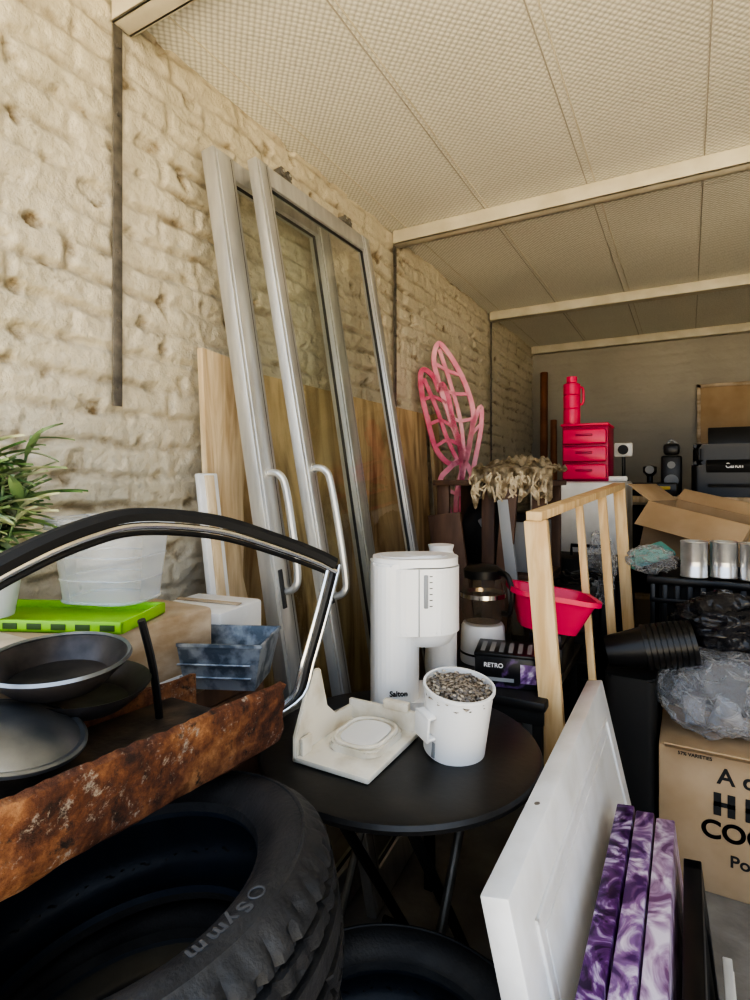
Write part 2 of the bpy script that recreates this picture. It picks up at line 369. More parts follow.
# ---------------- sliding doors
def slider(o,top,right,w,h,handle=False,rollers=False,st=.068,th=.036,hy=(1.02,1.42)):
    b=MB('sliding_glass_door'); Mx=frame(o,Vector(right)-Vector(o),Vector(top)-Vector(o))
    zs=-1 if (Mx.to_3x3()@V(0,0,1)).x<0 else 1
    Mx=Mx@S(1,1,zs)
    for x0 in (0,w-st):
        b.bx((x0,0,0),(x0+st,h,th),M_alu,.003,Mx)
        b.bx((x0+.012,0.01,th-.001),(x0+st-.02,h-.01,th+.004),M_alu,.002,Mx)
        b.bx((x0+st-.018,0.01,th-.001),(x0+st-.014,h-.01,th+.001),M_alud,.0005,Mx)
    for y0,hh in ((0,.11),(h-.07,.07)):
        b.bx((st,y0,.002),(w-st,y0+hh,th-.003),M_alu,.003,Mx)
    for a,c in (((st,.11),(st+.003,h-.07)),((w-st-.003,.11),(w-st,h-.07)),((st,.11),(w-st,.113)),((st,h-.073),(w-st,h-.07))):
        b.bx((a[0],a[1],th/2-.006),(c[0],c[1],th/2+.006),M_alud,.001,Mx)
    bb=bmesh.new(); bb.faces.new([bb.verts.new(p) for p in ((st,.11,th/2),(w-st,.11,th/2),(w-st,h-.07,th/2),(st,h-.07,th/2))]); b.add(bb,M_glass,Mx,False)
    if handle:
        y0,y1=hy;x=.048
        b.tube([(x,y0,th),(x,y0,th+.02),(x+.002,y0+.012,th+.042),(x+.008,y0+.05,th+.052),(x+.010,(y0+y1)/2,th+.054),(x+.008,y1-.05,th+.052),(x+.002,y1-.012,th+.042),(x,y1,th+.02),(x,y1,th)],.012,M_alu,sm=5,M=Mx)
        b.cyl((x,y0,th-.001),(x,y0,th+.006),.018,M_alu,M=Mx); b.cyl((x,y1,th-.001),(x,y1,th+.006),.018,M_alu,M=Mx)
        b.bx((x-.026,1.0,th+.003),(x-.006,1.12,th+.008),M_alud,.002,Mx)
    if rollers:
        for x in (.17,w-.20):
            b.bx((x-.03,h-.01,.008),(x+.05,h+.012,th-.006),M_steelb,.002,Mx)
            for dx in (0,.04):
                b.cyl((x+dx-.01,h+.022,.004),(x+dx-.01,h+.022,th-.002),.016,M_steelb,M=Mx)
                b.cyl((x+dx-.01,h+.022,th-.003),(x+dx-.01,h+.022,th+.002),.006,M_chrome,M=Mx)
    return b.done()
slider((-1.0,1.385,0),(-1.335,1.275,2.44),(-1.04,2.1,.03),.70,2.45,True,st=.095,th=.05,hy=(1.05,1.42))
slider((-.895,1.545,0),(-1.25,1.425,2.43),(-.95,2.4,.05),.83,2.46,True,True,hy=(1.02,1.44))
b=MB('plywood_sheet'); Mx=frame((-1.28,1.42,0),(0,1,0),(-.09,0,1.75))
b.bx((0,0,0),(1.62,1.78,.014),M_ply,.002,Mx); b.done()
b=MB('wooden_plank'); Mx=frame((-1.245,1.265,0),(0,1,0),(-.10,0,1.75))
pp=[(0,0),(.15,0)]+[(.155+.012*math.sin(k*1.3)+.008*math.sin(k*2.9),.12+k*.12) for k in range(14)]+[(.12,1.80),(0,1.81)]
b.prism(pp,.022,M_pale,Mx); b.done()
b=MB('wooden_plank'); Mx=frame((-1.22,3.08,0),(0,1,0),(-.14,.0,1.75)); b.prism([(0,0),(.16,0),(.17,1.2),(.10,1.8),(0,1.78)],.02,M_ply,Mx); b.done()

# ---------------- round table
b=MB('round_folding_table'); c=(-.655,1.30); z=.72
b.lathe([(0,z-.03),(.345,z-.03),(.358,z-.022),(.36,z-.012),(.355,z-.003),(.345,z),(0,z)],M_black,T(c[0],c[1],0),96)
b.lathe([(.30,z-.045),(.315,z-.045),(.315,z-.03),(.30,z-.03)],M_blackm,T(c[0],c[1],0),64,closed=True)
for sx in (-1,1):
    b.tube([(c[0]+sx*.13,c[1]-.24,.012),(c[0]+sx*.14,c[1]+.20,z-.05)],.012,M_steelb)
    b.tube([(c[0]+sx*.10,c[1]+.25,.012),(c[0]+sx*.11,c[1]-.20,z-.05)],.014,M_blackm)
for y,zz in ((-.24,.014),(.25,.014),(.2,z-.05),(-.2,z-.05)):
    b.tube([(c[0]-.18,c[1]+y,zz),(c[0]+.18,c[1]+y,zz)],.012,M_blackm)
b.done()

# ---------------- coffee machine on table
def rrect(w,d,r,n=6):
    P=[]
    for cx,cy,a in ((w/2-r,d/2-r,0),(-w/2+r,d/2-r,90),(-w/2+r,-d/2+r,180),(w/2-r,-d/2+r,270)):
        for k in range(n+1):
            t=math.radians(a+90*k/n); P.append((cx+r*math.cos(t),cy+r*math.sin(t)))
    return P
b=MB('drip_coffee_maker'); Mx=T(-.722,1.53,.721)@RZ(35)@S(1.05,1.04,1.06)
b.prism(rrect(.235,.17,.06),.035,M_white,Mx,.004)
b.prism(rrect(.13,.176,.05),.408,M_white,Mx@T(-.056,0,0),.006)
b.prism(rrect(.25,.19,.09,10),.180,M_white,Mx@T(.005,0,.215),.008)
b.lathe([(0,.0),(.075,.0),(.09,.02),(.094,.045),(0,.045)],M_white,Mx@T(.03,0,.180),40)
b.prism(rrect(.244,.184,.087,10),.022,M_white,Mx@T(.005,0,.3985),.006)
b.prism(rrect(.10,.10,.03),.006,M_white,Mx@T(.03,0,.4195),.002)
b.prism(rrect(.19,.12,.05),.004,M_white,Mx@T(0,0,.4195),.0015)
b.bx((-.002,-.0985,.215),(.0,-.0945,.395),M_grey,.0005,Mx)
b.bx((.012,-.0985,.29),(.024,-.0925,.38),M_grey,.003,Mx)
for k in range(6): b.bx((.028,-.0965,.295+k*.016),(.036,-.0935,.297+k*.016),M_ink,0,Mx)
b.text('Salton',.020,M_ink,Mx@T(-.056,-.0895,.062)@RX(90),.001)
b.done()
b=MB('coffee_filter_basket'); Mx=T(-.51,1.315,.723)@RX(6)@RY(7)
b.lathe([(0,0),(.070,0),(.076,.006),(.084,.165),(.088,.168),(.088,.175),(.082,.175),(.080,.150),(0,.150)],M_white,Mx,56)
b.blob((0,0,.155),(.078,.078,.022),M_gravel,.25,9,4,Mx)
for k in range(130):
    a=random.uniform(0,2*pi); r=.074*math.sqrt(random.random())
    b.blob((r*math.cos(a),r*math.sin(a),.173+.002*random.random()),(.005,.004,.003),random.choice((M_gravel,M_grav2,M_grav3,M_grav3)),.3,1,1,Mx,seed=k)
Hd=Mx@RZ(238)
b.bx((.078,-.026,.060),(.104,.026,.068),M_white,.003,Hd); b.bx((.082,-.026,.115),(.106,.026,.123),M_white,.003,Hd)
b.bx((.098,-.028,.060),(.106,.028,.123),M_white,.003,Hd)
b.bx((.074,-.005,.01),(.0785,.005,.05),M_grey,.001,Mx@RZ(250))
b.done()
b=MB('plastic_bracket_tray'); Mx=T(-.825,1.07,.722)
b.bx((0,0,0),(.210,.27,.014),M_whiteD,.004,Mx)
b.prism([(0,0),(.27,0),(.27,.05),(.17,.055),(.13,.09),(.105,.195),(.07,.20),(.0,.06)],.012,M_whiteD,Mx@T(.012,0,0)@Matrix(((0,0,-1,0),(1,0,0,0),(0,1,0,0),(0,0,0,1))),.003)
b.bx((.0,.255,.01),(.210,.27,.065),M_whiteD,.004,Mx)
b.bx((.11,.251,.06),(.185,.271,.085),M_whiteD,.004,Mx)
b.prism(rrect(.14,.17,.03),.02,M_whiteD,Mx@T(.115,.155,.012),.005)
b.prism(rrect(.105,.14,.045),.004,M_white,Mx@T(.115,.155,.0325),.001)
b.tube([(p[0],p[1],0) for p in rrect(.128,.16,.05)],.005,M_whiteD,seg=8,closed=True,M=Mx@T(.115,.155,.036))
b.box((.02,.03,.03),(.01,.04,.05),M_whiteD,M=Mx)
b.done()

# ---------------- left clutter
b=MB('storage_cabinet'); b.bx((-1.37,.16,0),(-1.02,1.20,.90),M_darkwood,.004)
for k in range(2): b.bx((-1.025,.20+k*.5,.06),(-1.012,.68+k*.5,.84),M_darkwood,.003); b.cyl((-1.012,.62+k*.12,.5),(-.995,.62+k*.12,.5),.012,M_chrome)
b.done()
b=MB('wrapped_carton'); b.box((-1.165,.66,1.0),(.37,.62,.195),M_cardd,(0,0,0),.012)
b.bx((-1.351,.35,.935),(-.979,.971,.965),M_whitep,.002); b.bx((-1.351,.60,.902),(-.979,.65,1.098),M_card,.002); b.done()
b=MB('white_carton'); b.box((-1.13,1.10,.985),(.22,.19,.16),M_whitep,(0,0,8),.01)
b.box((-1.13,1.10,1.068),(.20,.02,.004),M_cardd,(0,0,8),.001); b.done()
b=MB('white_plank'); b.box((-1.19,1.245,.71),(.02,.075,1.42),M_whitep,(0,-8,0),.003); b.box((-1.178,1.245,.71),(.008,.035,1.41),M_pale,(0,-8,0),.002); b.done()
b=MB('clear_storage_container'); Mx=T(-1.135,.815,1.13)@RZ(18)
tb=[]
for w,d,z in ((.185,.15,0),(.215,.18,.16),(.235,.20,.165),(.235,.20,.175)): tb.append([(p[0],p[1],z) for p in rrect(w,d,.05)])
n=len(tb[0])
bb=bmesh.new(); RR=[[bb.verts.new(p) for p in r] for r in tb]
for i in range(3):
    for j in range(n): bb.faces.new((RR[i][j],RR[i][(j+1)%n],RR[i+1][(j+1)%n],RR[i+1][j]))
bb.faces.new(RR[0]); b.add(bb,M_clear,Mx)
for z,w,d,r in ((.178,.245,.21,.006),(.162,.235,.20,.003),(.10,.205,.17,.002),(.05,.195,.16,.002),(.002,.185,.15,.004)):
    b.tube([(p[0],p[1],z) for p in rrect(w,d,.05)],r,M_clear,seg=6,closed=True,M=Mx)
b.done()
b=MB('lime_green_tray'); Mx=T(-1.125,.72,1.099)@RZ(24)
b.bx((-.26,-.09,0),(.155,.09,.008),M_lime,.003,Mx)
b.bx((-.26,-.09,.0),(.155,-.082,.024),M_lime,.003,Mx); b.bx((-.26,.082,.0),(.155,.09,.024),M_lime,.003,Mx)
b.bx((.147,-.09,0),(.155,.09,.024),M_lime,.003,Mx)
for k in range(8): b.bx((-.24+k*.05,-.0915,.006),(-.21+k*.05,-.09,.018),M_limed,.0005,Mx)
b.done()
b=MB('potted_oleander'); px,py,pz=-1.22,.60,1.125
b.lathe([(0,0),(.045,0),(.06,.10),(.066,.10),(.066,.115),(.058,.115),(.056,.10),(0,.10)],M_pot,T(px,py,pz),40)
for st in range(16):
    a=random.uniform(0,2*pi); lean=random.uniform(.02,.12); hh=random.uniform(.08,.27)
    top=V(max(-1.33,px+lean*math.cos(a)),py+lean*math.sin(a),pz+.11+hh); bt=V(px+.02*math.cos(a),py+.02*math.sin(a),pz+.09)
    b.tube([bt,(bt+top)/2+V(0,0,.01),top],.003,M_leaf,seg=6)
    for k in range(18):
        t=random.uniform(.3,1); p=bt.lerp(top,t); aa=random.uniform(0,2*pi); el=random.uniform(-.3,1.1); Ln=random.uniform(.07,.125); w=Ln*.10
        d=V(math.cos(aa)*math.cos(el),math.sin(aa)*math.cos(el),math.sin(el))
        if p.x+d.x*Ln<-1.36: d.x=abs(d.x)
        side=d.cross(V(0,0,1)).normalized(); upv=side.cross(d)
        def lf(u,v,p=p,d=d,side=side,upv=upv,Ln=Ln,w=w):
            ww=w*math.sin(pi*min(1,u*.97+.03))**.8
            return p+d*Ln*u+side*ww*(v-.5)*2+upv*(-.25*Ln*u*u+abs(v-.5)*w*.8)
        b.sheet(7,2,lf,random.choice((M_leaf,M_leafp)))
b.done(60)
b=MB('galvanised_trough'); Mx=T(-1.0,.94,.93)@RZ(24)
bb=bmesh.new(); L_=[]
for w,d,z in ((.31,.12,0),(.35,.16,.10),(.355,.165,.10),(.355,.165,.107),(.345,.155,.107),(.305,.115,.006)):
    L_.append([bb.verts.new((x*w/2,y*d/2,z)) for x,y in ((-1,-1),(1,-1),(1,1),(-1,1))])
for i in range(5):
    for j in range(4): bb.faces.new((L_[i][j],L_[i][(j+1)%4],L_[i+1][(j+1)%4],L_[i+1][j]))
bb.faces.new(L_[0]); bb.faces.new(L_[5]); b.add(bb,M_zinc,Mx)
for z in (.03,.06): b.tube([(-.15,-.066-z*.2,z),(.15,-.066-z*.2,z)],.003,M_zinc,seg=6,M=Mx)
b.done()
# rusty channel
b=MB('rusty_steel_channel'); y0,y1=-.05,.87
SH=Matrix.Identity(4); SH[2][1]=-.05; SH[2][3]=.0435
sec=[(-.70,1.0),(-.690,.995),(-.688,.985),(-.690,.96),(-.693,.935),(-.692,.91),(-.70,.885),(-.715,.872),(-.90,.872),(-.925,.88),(-.935,.90),(-.94,.975),(-.934,.975),(-.929,.905),(-.92,.888),(-.90,.879),(-.72,.879),(-.706,.889),(-.699,.91),(-.696,.982),(-.712,.992)]
nn=120; bb=bmesh.new(); RR=[]
for i in range(nn+1):
    y=y0+(y1-y0)*i/nn
    RR.append([bb.verts.new((x+.005*noise.noise(V(y*9,k*.6,1))+.003*noise.noise(V(y*35,k*1.5,1)),y+( .014*noise.noise(V(k*.7,3,i)) if i in(0,nn) else 0),z+.003*noise.noise(V(y*14,k*2,5))+(.004*noise.noise(V(y*60,k,8)) if z>.98 else 0))) for k,(x,z) in enumerate(sec)])
K=len(sec)
for i in range(nn):
    for j in range(K): bb.faces.new((RR[i][j],RR[i][(j+1)%K],RR[i+1][(j+1)%K],RR[i+1][j]))
bb.faces.new(RR[0]); bb.faces.new(RR[-1][::-1]); b.add(bb,M_rust,SH)
b.bx((-.926,-.04,.881),(-.708,.80,.948),M_rusttop,.004,SH)
b.done()
b=MB('steel_hubcap'); Mx=T(-.845,.435,1.035)@RX(-8)@RY(12)
b.lathe([(0,.030),(.03,.028),(.06,.022),(.09,.010),(.098,.004),(.104,.006),(.109,.004),(.109,-.001),(.10,-.004),(0,-.006)],M_pan,Mx,56); b.done()
b=MB('frying_pan'); Mx=T(-.895,.545,1.078)@RX(3)@RY(4)
b.lathe([(0,-.012),(.07,-.012),(.10,.018),(.107,.026),(.109,.032),(.103,.030),(.075,-.004),(0,-.004)],M_pand,Mx,56)
b.lathe([(.106,.028),(.111,.030),(.108,.035),(.103,.032)],M_pan,Mx,56,closed=True)
b.done()
b=MB('frying_pan'); Mx=T(-.90,.595,1.045)@RX(0)@RY(5)
b.lathe([(0,-.03),(.07,-.03),(.10,.0),(.105,.008),(.100,.006),(.068,-.024),(0,-.024)],M_pand,Mx,56); b.done()
b=MB('car_door_window_frame')
top=[(-.84,.20,1.165),(-.835,.33,1.235),(-.83,.45,1.292),(-.825,.55,1.325),(-.815,.64,1.337),(-.78,.78,1.318),(-.735,.90,1.275),(-.695,.985,1.237),(-.672,1.02,1.215)]
b.tube(top,.012,M_blackm,sm=6,sec=[(-.015,-.010),(.015,-.010),(.018,.003),(.008,.012),(-.008,.012),(-.018,.003)],up=(0,0,1))
b.tube([V(*p)+V(.008,-.004,-.018) for p in top],.006,M_chrome,sm=6,seg=8)
b.tube([V(*p)+V(.004,-.002,-.030) for p in top],.005,M_blackp,sm=6,seg=6)
post=[(-.672,1.02,1.212),(-.676,1.012,1.18),(-.69,.995,1.10),(-.708,.975,1.01),(-.722,.955,.94),(-.76,.90,.905)]
b.tube(post,.011,M_blackp,sm=4,seg=8)
b.tube([V(*p)+V(-.004,-.014,0) for p in post],.006,M_chrome,sm=4,seg=8)
b.tube([V(*p)+V(.012,.004,0) for p in post],.004,M_chrome,sm=4,seg=8)
b.tube([(-.84,.66,1.15),(-.845,.69,1.05),(-.86,.72,.91)],.007,M_blackp,sm=4,seg=8)
b.tube([(-.76,.90,.905),(-.84,.70,.908),(-.86,.4,.92),(-.86,.05,.935)],.008,M_blackp,sm=4,seg=8)
b.done()

# ---------------- tyres
def tyre(Mx,text=None,aoff=0,hi=True):
    b=MB('car_tyre'); seg=216 if hi else 120
    half=[(.205,.0),(.205,.070),(.209,.084),(.217,.087),(.222,.092),(.232,.100),(.247,.105),(.262,.106),(.275,.102),(.2765,.1045),(.281,.1035),(.283,.099),(.294,.090),(.302,.083),(.308,.074),(.3105,.066),(.3115,.060),(.3015,.0585),(.3015,.0515),(.3135,.050),(.3145,.032),(.3145,.028),(.3045,.0265),(.3045,.0155),(.315,.014)]
    outer=[p for p in half[1:]]+[(r,-z) for r,z in reversed(half[1:])]
    def tf(r,z,a):
        if r<.289: return r
        az=abs(z); s=1 if z>0 else -1
        g=((a*60/(2*pi))+az*14*s*(1 if az<.055 else .35))%1
        dep=0
        if az<.052 and az>.027: dep=.008 if g<.18 else 0
        elif az>=.055: dep=.008*min(1,(r-.289)/.01) if (g<.22) else 0
        return r-dep
    b.lathe(outer,M_rub,Mx,seg,f=tf)
    inn=[(.205,.070),(.208,.060),(.222,.066),(.25,.082),(.275,.080),(.296,.06),(.300,.03),(.300,-.03),(.296,-.06),(.275,-.080),(.25,-.082),(.222,-.066),(.208,-.060),(.205,-.070)]
    b.lathe(inn,M_rubin,Mx,seg)
    if text:
        a=aoff
        for ch in text:
            if ch=='(':
                b.tube([(.010*math.cos(t*pi/8),.010*math.sin(t*pi/8),0) for t in range(16)],.0014,M_rubt,seg=5,closed=True,M=Mx@T(.254*math.cos(a),.254*math.sin(a),.1062))
                a-=.095; continue
            c,s_=math.cos(a),math.sin(a)
            R=Matrix(((s_,c,0,.254*c),(-c,s_,0,.254*s_),(0,0,1,.1062),(0,0,0,1)))
            b.text(ch,.030,M_rubt,Mx@R,.0006); a-=.11 if ch in 'mw' else .078
    return b.done(40)
tyre(T(-.695,.505,.745)@RY(-9)@RX(3),'(Symm',.12)
tyre(T(-.675,.50,.535)@RY(-9)@RX(3),None)  # extra tyre, added to keep the hole of the one above dark
tyre(T(-.43,.82,.335)@RY(2),None)
tyre(T(-.46,.80,.12),None,hi=False)

# ---------------- right: white panel, canvases
b=MB('white_cabinet_door'); Mx=frame((-.085,.885,.0),(0,1,0),(-.165,0,.725))
nz=(Mx.to_3x3()@V(0,0,1)).x; zs=1 if nz>0 else -1; Mx=Mx@S(1,1,zs)
H=.745;W=1.12
b.bx((0,0,-.05),(W,H,0),M_whitep,.004,Mx)
for a,c in (((.09,.09),(W-.09,.10)),((.09,H-.10),(W-.09,H-.09)),((.09,.09),(.10,H-.09)),((W-.10,.09),(W-.09,H-.09))):
    b.bx((a[0],a[1],-.002),(c[0],c[1],.006),M_whitep,.003,Mx)
b.bx((.13,.13,-.002),(W-.13,H-.13,.003),M_whitep,.002,Mx)
b.cyl((.30,H+.001,-.025),(.30,H-.01,-.025),.006,M_steelb,M=Mx)
b.done()
for i,(mm,h,y0,y1) in enumerate(((M_pur,.54,.60,1.62),(M_pur2,.54,.62,1.61),(M_pur3,.54,.60,1.60))):
    b=MB('canvas_painting'); Mx=frame((-.057+i*.047,y0,.002),(0,1,0),(-.062,0,.5)); zz=(Mx.to_3x3()@V(0,0,1)).x; Mx=Mx@S(1,1,1 if zz>0 else -1)
    b.bx((0,0,-.042),(y1-y0,h,0),mm,.003,Mx); b.bx((.02,.02,-.0425),(y1-y0-.02,h-.02,-.041),M_cardd,.001,Mx); b.done()
b=MB('black_picture_frame'); Mx=frame((.088,.70,.002),(0,1,0),(-.06,0,.5)); Mx=Mx@S(1,1,1 if (Mx.to_3x3()@V(0,0,1)).x>0 else -1)
for a,c in (((0,0),(.80,.035)),((0,.48),(.80,.515)),((0,0),(.035,.515)),((.765,0),(.80,.515))): b.bx((a[0],a[1],-.036),(c[0],c[1],0),M_blackp,.002,Mx)
b.bx((.03,.03,-.03),(.77,.485,-.006),M_blackm,.001,Mx); b.done()
for i,(h,y1,mm) in enumerate(((.37,1.42,M_whitep),(.30,1.36,M_grey))):
    b=MB('framed_picture'); Mx=frame((.112+i*.03,.72,.002),(0,1,0),(-.04,0,.5)); Mx=Mx@S(1,1,1 if (Mx.to_3x3()@V(0,0,1)).x>0 else -1)
    b.bx((0,0,-.018),(y1-.72,h,0),M_whitep if i==0 else M_blackp,.002,Mx); b.bx((.015,.015,-.002),(y1-.735,h-.015,.0015),mm,.001,Mx); b.done()

# ---------------- pine frame
b=MB('pine_wood_frame')
nT=V(-.415,1.775,1.268); fT=V(-.28,2.83,1.35); nB=V(-.315,1.79,.0); fB=V(-.19,2.8,.0)
def bar(p,q,w,t,upv):
    p=Vector(p);q=Vector(q); d=q-p; y=d.normalized(); x=y.cross(Vector(upv)).normalized(); z=x.cross(y)
    m=Matrix((x,z,y)).transposed().to_4x4(); m.translation=(p+q)/2
    b.box((0,0,0),(w,t,d.length),M_pine,None,.002,m)
bar(nT,nB,.070,.030,(0,1,0)); bar(nT+V(0,-.03,.014),fT+V(0,.02,.014),.05,.028,(0,0,1))
bar(nT.lerp(fT,.42),nB.lerp(fB,.42),.026,.026,(0,1,0))
bar(nT.lerp(fT,.72),nB.lerp(fB,.72),.034,.026,(0,1,0)); bar(fT,fB,.05,.03,(0,1,0))
bar(nB+V(0,0,.3),fB+V(0,0,.3),.03,.03,(0,0,1))
b.done()

# ---------------- middle table & items
b=MB('black_side_table'); b.bx((-.80,1.72,.69),(-.375,2.42,.72),M_black,.006)
for x in (-.77,-.405):
    for y in (1.76,2.39): b.bx((x-.015,y-.015,0),(x+.015,y+.015,.69),M_blackm,.002)
b.bx((-.79,1.74,.64),(-.385,1.755,.69),M_blackm,.001); b.done()
b=MB('printed_gift_box'); Mx=T(-.525,1.865,.721)@RZ(12); b.box((0,0,.050),(.21,.16,.10),M_boxp,None,.003,Mx); b.box((0,0,.103),(.215,.165,.012),M_blackp,None,.003,Mx)
b.text('RETRO',.020,M_frost,Mx@T(-.045,-.0805,.070)@RX(90)); b.bx((-.09,-.0812,.02),(.02,-.0802,.032),M_grey,0,Mx); b.bx((.04,-.0812,.02),(.09,-.0802,.08),M_pur2,0,Mx)
for k in range(6): b.bx((-.09+k*.03,-.06,.1085),(-.075+k*.03,.05,.1095),M_grey,0,Mx)
b.done()
b=MB('glass_carafe_coffee_maker'); Mx=T(-.668,2.02,.721)@RZ(-10)@S(1.05,1.05,1.12)
b.lathe([(0,0),(.078,0),(.08,.01),(.076,.115),(.07,.125),(0,.127)],M_white,Mx,40)
b.lathe([(.077,.03),(.081,.03),(.081,.036),(.077,.036)],M_blackp,Mx,40,closed=True)
Mc=Mx@T(0,0,.04)@S(1,1,1.05)
b.lathe([(0,.088),(.062,.088),(.076,.12),(.078,.17),(.064,.225),(.055,.24)],M_coffeeglass,Mc,40)
b.lathe([(.0785,.165),(.0795,.165),(.0795,.178),(.0785,.178)],M_chrome,Mc,40,closed=True)
b.lathe([(.056,.225),(.066,.225),(.068,.25),(.05,.262),(0,.265)],M_blackp,Mc,32)
b.tube([(.06,-.0,.245),(.105,-.02,.24),(.125,-.025,.19),(.112,-.02,.13),(.078,-.0,.12)],.009,M_blackp,sm=4,M=Mc)
b.done()
b=MB('glass_carafe'); Mc=T(-.54,2.25,.722)@S(1.1,1.1,1.5)
b.lathe([(0,0),(.062,0),(.076,.03),(.078,.08),(.064,.135),(.055,.15)],M_coffeeglass,Mc,40)
b.lathe([(.056,.135),(.066,.135),(.068,.16),(.05,.172),(0,.175)],M_white,Mc,32)
b.tube([(.06,-.0,.155),(.105,-.02,.15),(.125,-.025,.10),(.112,-.02,.04),(.078,-.0,.03)],.009,M_white,sm=4,M=Mc)
b.done()
b=MB('white_jug')
b.lathe([(0,.721),(.05,.721),(.055,.74),(.055,1.12),(.04,1.15),(.045,1.17),(0,1.175)],M_white,T(-.745,1.80,0),32); b.done()
b=MB('carton_stack'); b.box((-.44,2.12,.765),(.12,.24,.086),M_blackp,None,.004); b.box((-.44,2.12,.831),(.11,.22,.044),M_boxp,None,.004); b.done()
b=MB('pink_plastic_tub'); Mx=T(-.445,2.06,.862)@RZ(25)@RY(9)@S(.98,.98,1.3)
bb=bmesh.new(); L_=[]
for w,d,z,r in ((.20,.14,0,.04),(.29,.21,.095,.05),(.31,.23,.097,.055),(.31,.23,.090,.055),(.318,.238,.090,.058),(.318,.238,.103,.058),(.285,.205,.101,.048),(.195,.135,.006,.038)):
    L_.append([bb.verts.new((p[0],p[1],z)) for p in rrect(w,d,r)])
n=len(L_[0])
for i in range(7):
    for j in range(n): bb.faces.new((L_[i][j],L_[i][(j+1)%n],L_[i+1][(j+1)%n],L_[i+1][j]))
bb.faces.new(L_[0]); bb.faces.new(L_[7]); b.add(bb,M_pink,Mx); b.done()
b=MB('dark_wooden_rack')
b.bx((-1.06,2.46,1.365),(-.52,2.86,1.39),M_darkwood,.004)
for x,y in ((-1.02,2.50),(-.57,2.50),(-1.02,2.82),(-.57,2.82),(-.80,2.50)): b.bx((x-.03,y-.012,0),(x+.03,y+.012,1.365),M_darkwood,.003)
for z in (.5,.95): b.bx((-1.05,2.48,z),(-.54,2.84,z+.02),M_darkwood,.003)
b.done()
b=MB('dark_plank'); b.box((-.735,2.44,.68),(.07,.02,1.35),M_darkwood,(2,5,0),.003); b.done()
b=MB('grey_plank'); b.box((-.64,2.44,.66),(.05,.02,1.30),M_grey,(2,-6,0),.003); b.done()
b=MB('black_backpack'); b.blob((-.86,2.66,1.13),(.13,.11,.16),M_blackm,.15,2,4,flat=-.155,seed=4); b.tube([(-.86,2.56,1.2),(-.80,2.52,1.12),(-.80,2.53,1.02)],.012,M_grey,sm=4); b.done(180)
b=MB('box_of_hardware'); b.bx((-.72,2.54,.972),(-.58,2.80,1.20),M_grey,.005); b.bx((-.71,2.55,1.20),(-.59,2.79,1.24),M_blackp,.005); b.done()
b=MB('brown_leaning_board'); b.box((-.90,2.42,.62),(.16,.02,1.24),M_darkwood,(0,-8,0),.003); b.box((-.98,2.43,.55),(.05,.02,1.1),M_redwood,(0,6,0),.003); b.done()
b=MB('crumpled_cloth')
def cf(u,v):
    x=-.86+.36*u; y=2.44+.34*v; z=1.405+.035*(1+noise.noise(V(u*6,v*6,2)))+.03*noise.noise(V(u*16,v*16,4))+.045*math.sin(pi*u)
    if v<.25: y=2.44+.03*noise.noise(V(u*12,v*10,1)); z=1.455-(.25-v)*(.55+.45*noise.noise(V(u*9,0,0)))
    return V(x,y,z)
b.sheet(70,60,cf,M_cloth,th=.004)
for k in range(60):
    x=random.uniform(-.85,-.52); z0=random.uniform(1.36,1.43); L0=random.uniform(.03,.09)
    b.tube([(x,2.42,z0),(x+random.uniform(-.02,.02),2.405,z0-L0/2),(x+random.uniform(-.02,.02),2.41,z0-L0)],.005,M_cloth,seg=5,sm=3)
b.done(60)
# butterfly wings
b=MB('pink_butterfly_wing_decoration'); Mx=frame((-1.16,2.98,1.0),(.80,.60,0),(-.10,.05,1))
k=.0057
def W2(pts,ox=447,oy=555): return [((x-ox)*k,(oy-y)*k,0) for x,y in pts]
def wing(pts,m,wd=.012,closed=False):
    wd*=.80
    b.tube(W2(pts),wd,m,sm=6,closed=closed,M=Mx,sec=[(-wd,-.006),(wd,-.006),(wd,.006),(-wd,.006)],up=(0,0,1))
wing([(437,346),(432,364),(438,392),(448,425),(458,455),(462,468),(468,445),(472,418),(466,392),(456,370),(446,354)],M_pinkw,.018,True)
wing([(438,352),(448,385),(458,425),(461,460)],M_pinkw,.014)
wing([(435,368),(446,374),(458,378)],M_pinkw,.012); wing([(439,392),(452,398),(467,398)],M_pinkw,.012); wing([(447,420),(456,426),(471,424)],M_pinkw,.012)
wing([(462,468),(468,445),(472,428),(480,411),(480,430),(475,455),(467,485),(456,500),(459,482)],M_pinkw,.016,True)
wing([(470,440),(478,430)],M_pinkw,.010)
wing([(418,378),(423,374),(432,382),(437,395),(440,388),(446,402),(450,425),(458,462),(446,470),(432,455),(424,425),(419,400)],M_pinkr,.018,True)
wing([(421,383),(433,412),(443,442),(453,465)],M_pinkr,.014); wing([(422,404),(432,402),(444,408)],M_pinkr,.012); wing([(426,430),(438,426),(450,432)],M_pinkr,.012); wing([(433,452),(444,446),(455,450)],M_pinkr,.012)
wing([(458,466),(444,476),(436,486),(440,500),(444,518),(450,540),(457,524),(462,508),(470,498),(468,480)],M_pinkw,.018,True)
wing([(460,470),(452,500),(450,535)],M_pinkw,.014); wing([(438,492),(450,500),(464,502)],M_pinkw,.012)
wing([(456,440),(458,480),(453,555)],M_pinkr,.016)
b.bx((-.02,-1.0,-.01),(.04,.12,.006),M_pinkr,.002,Mx)
b.done(30)
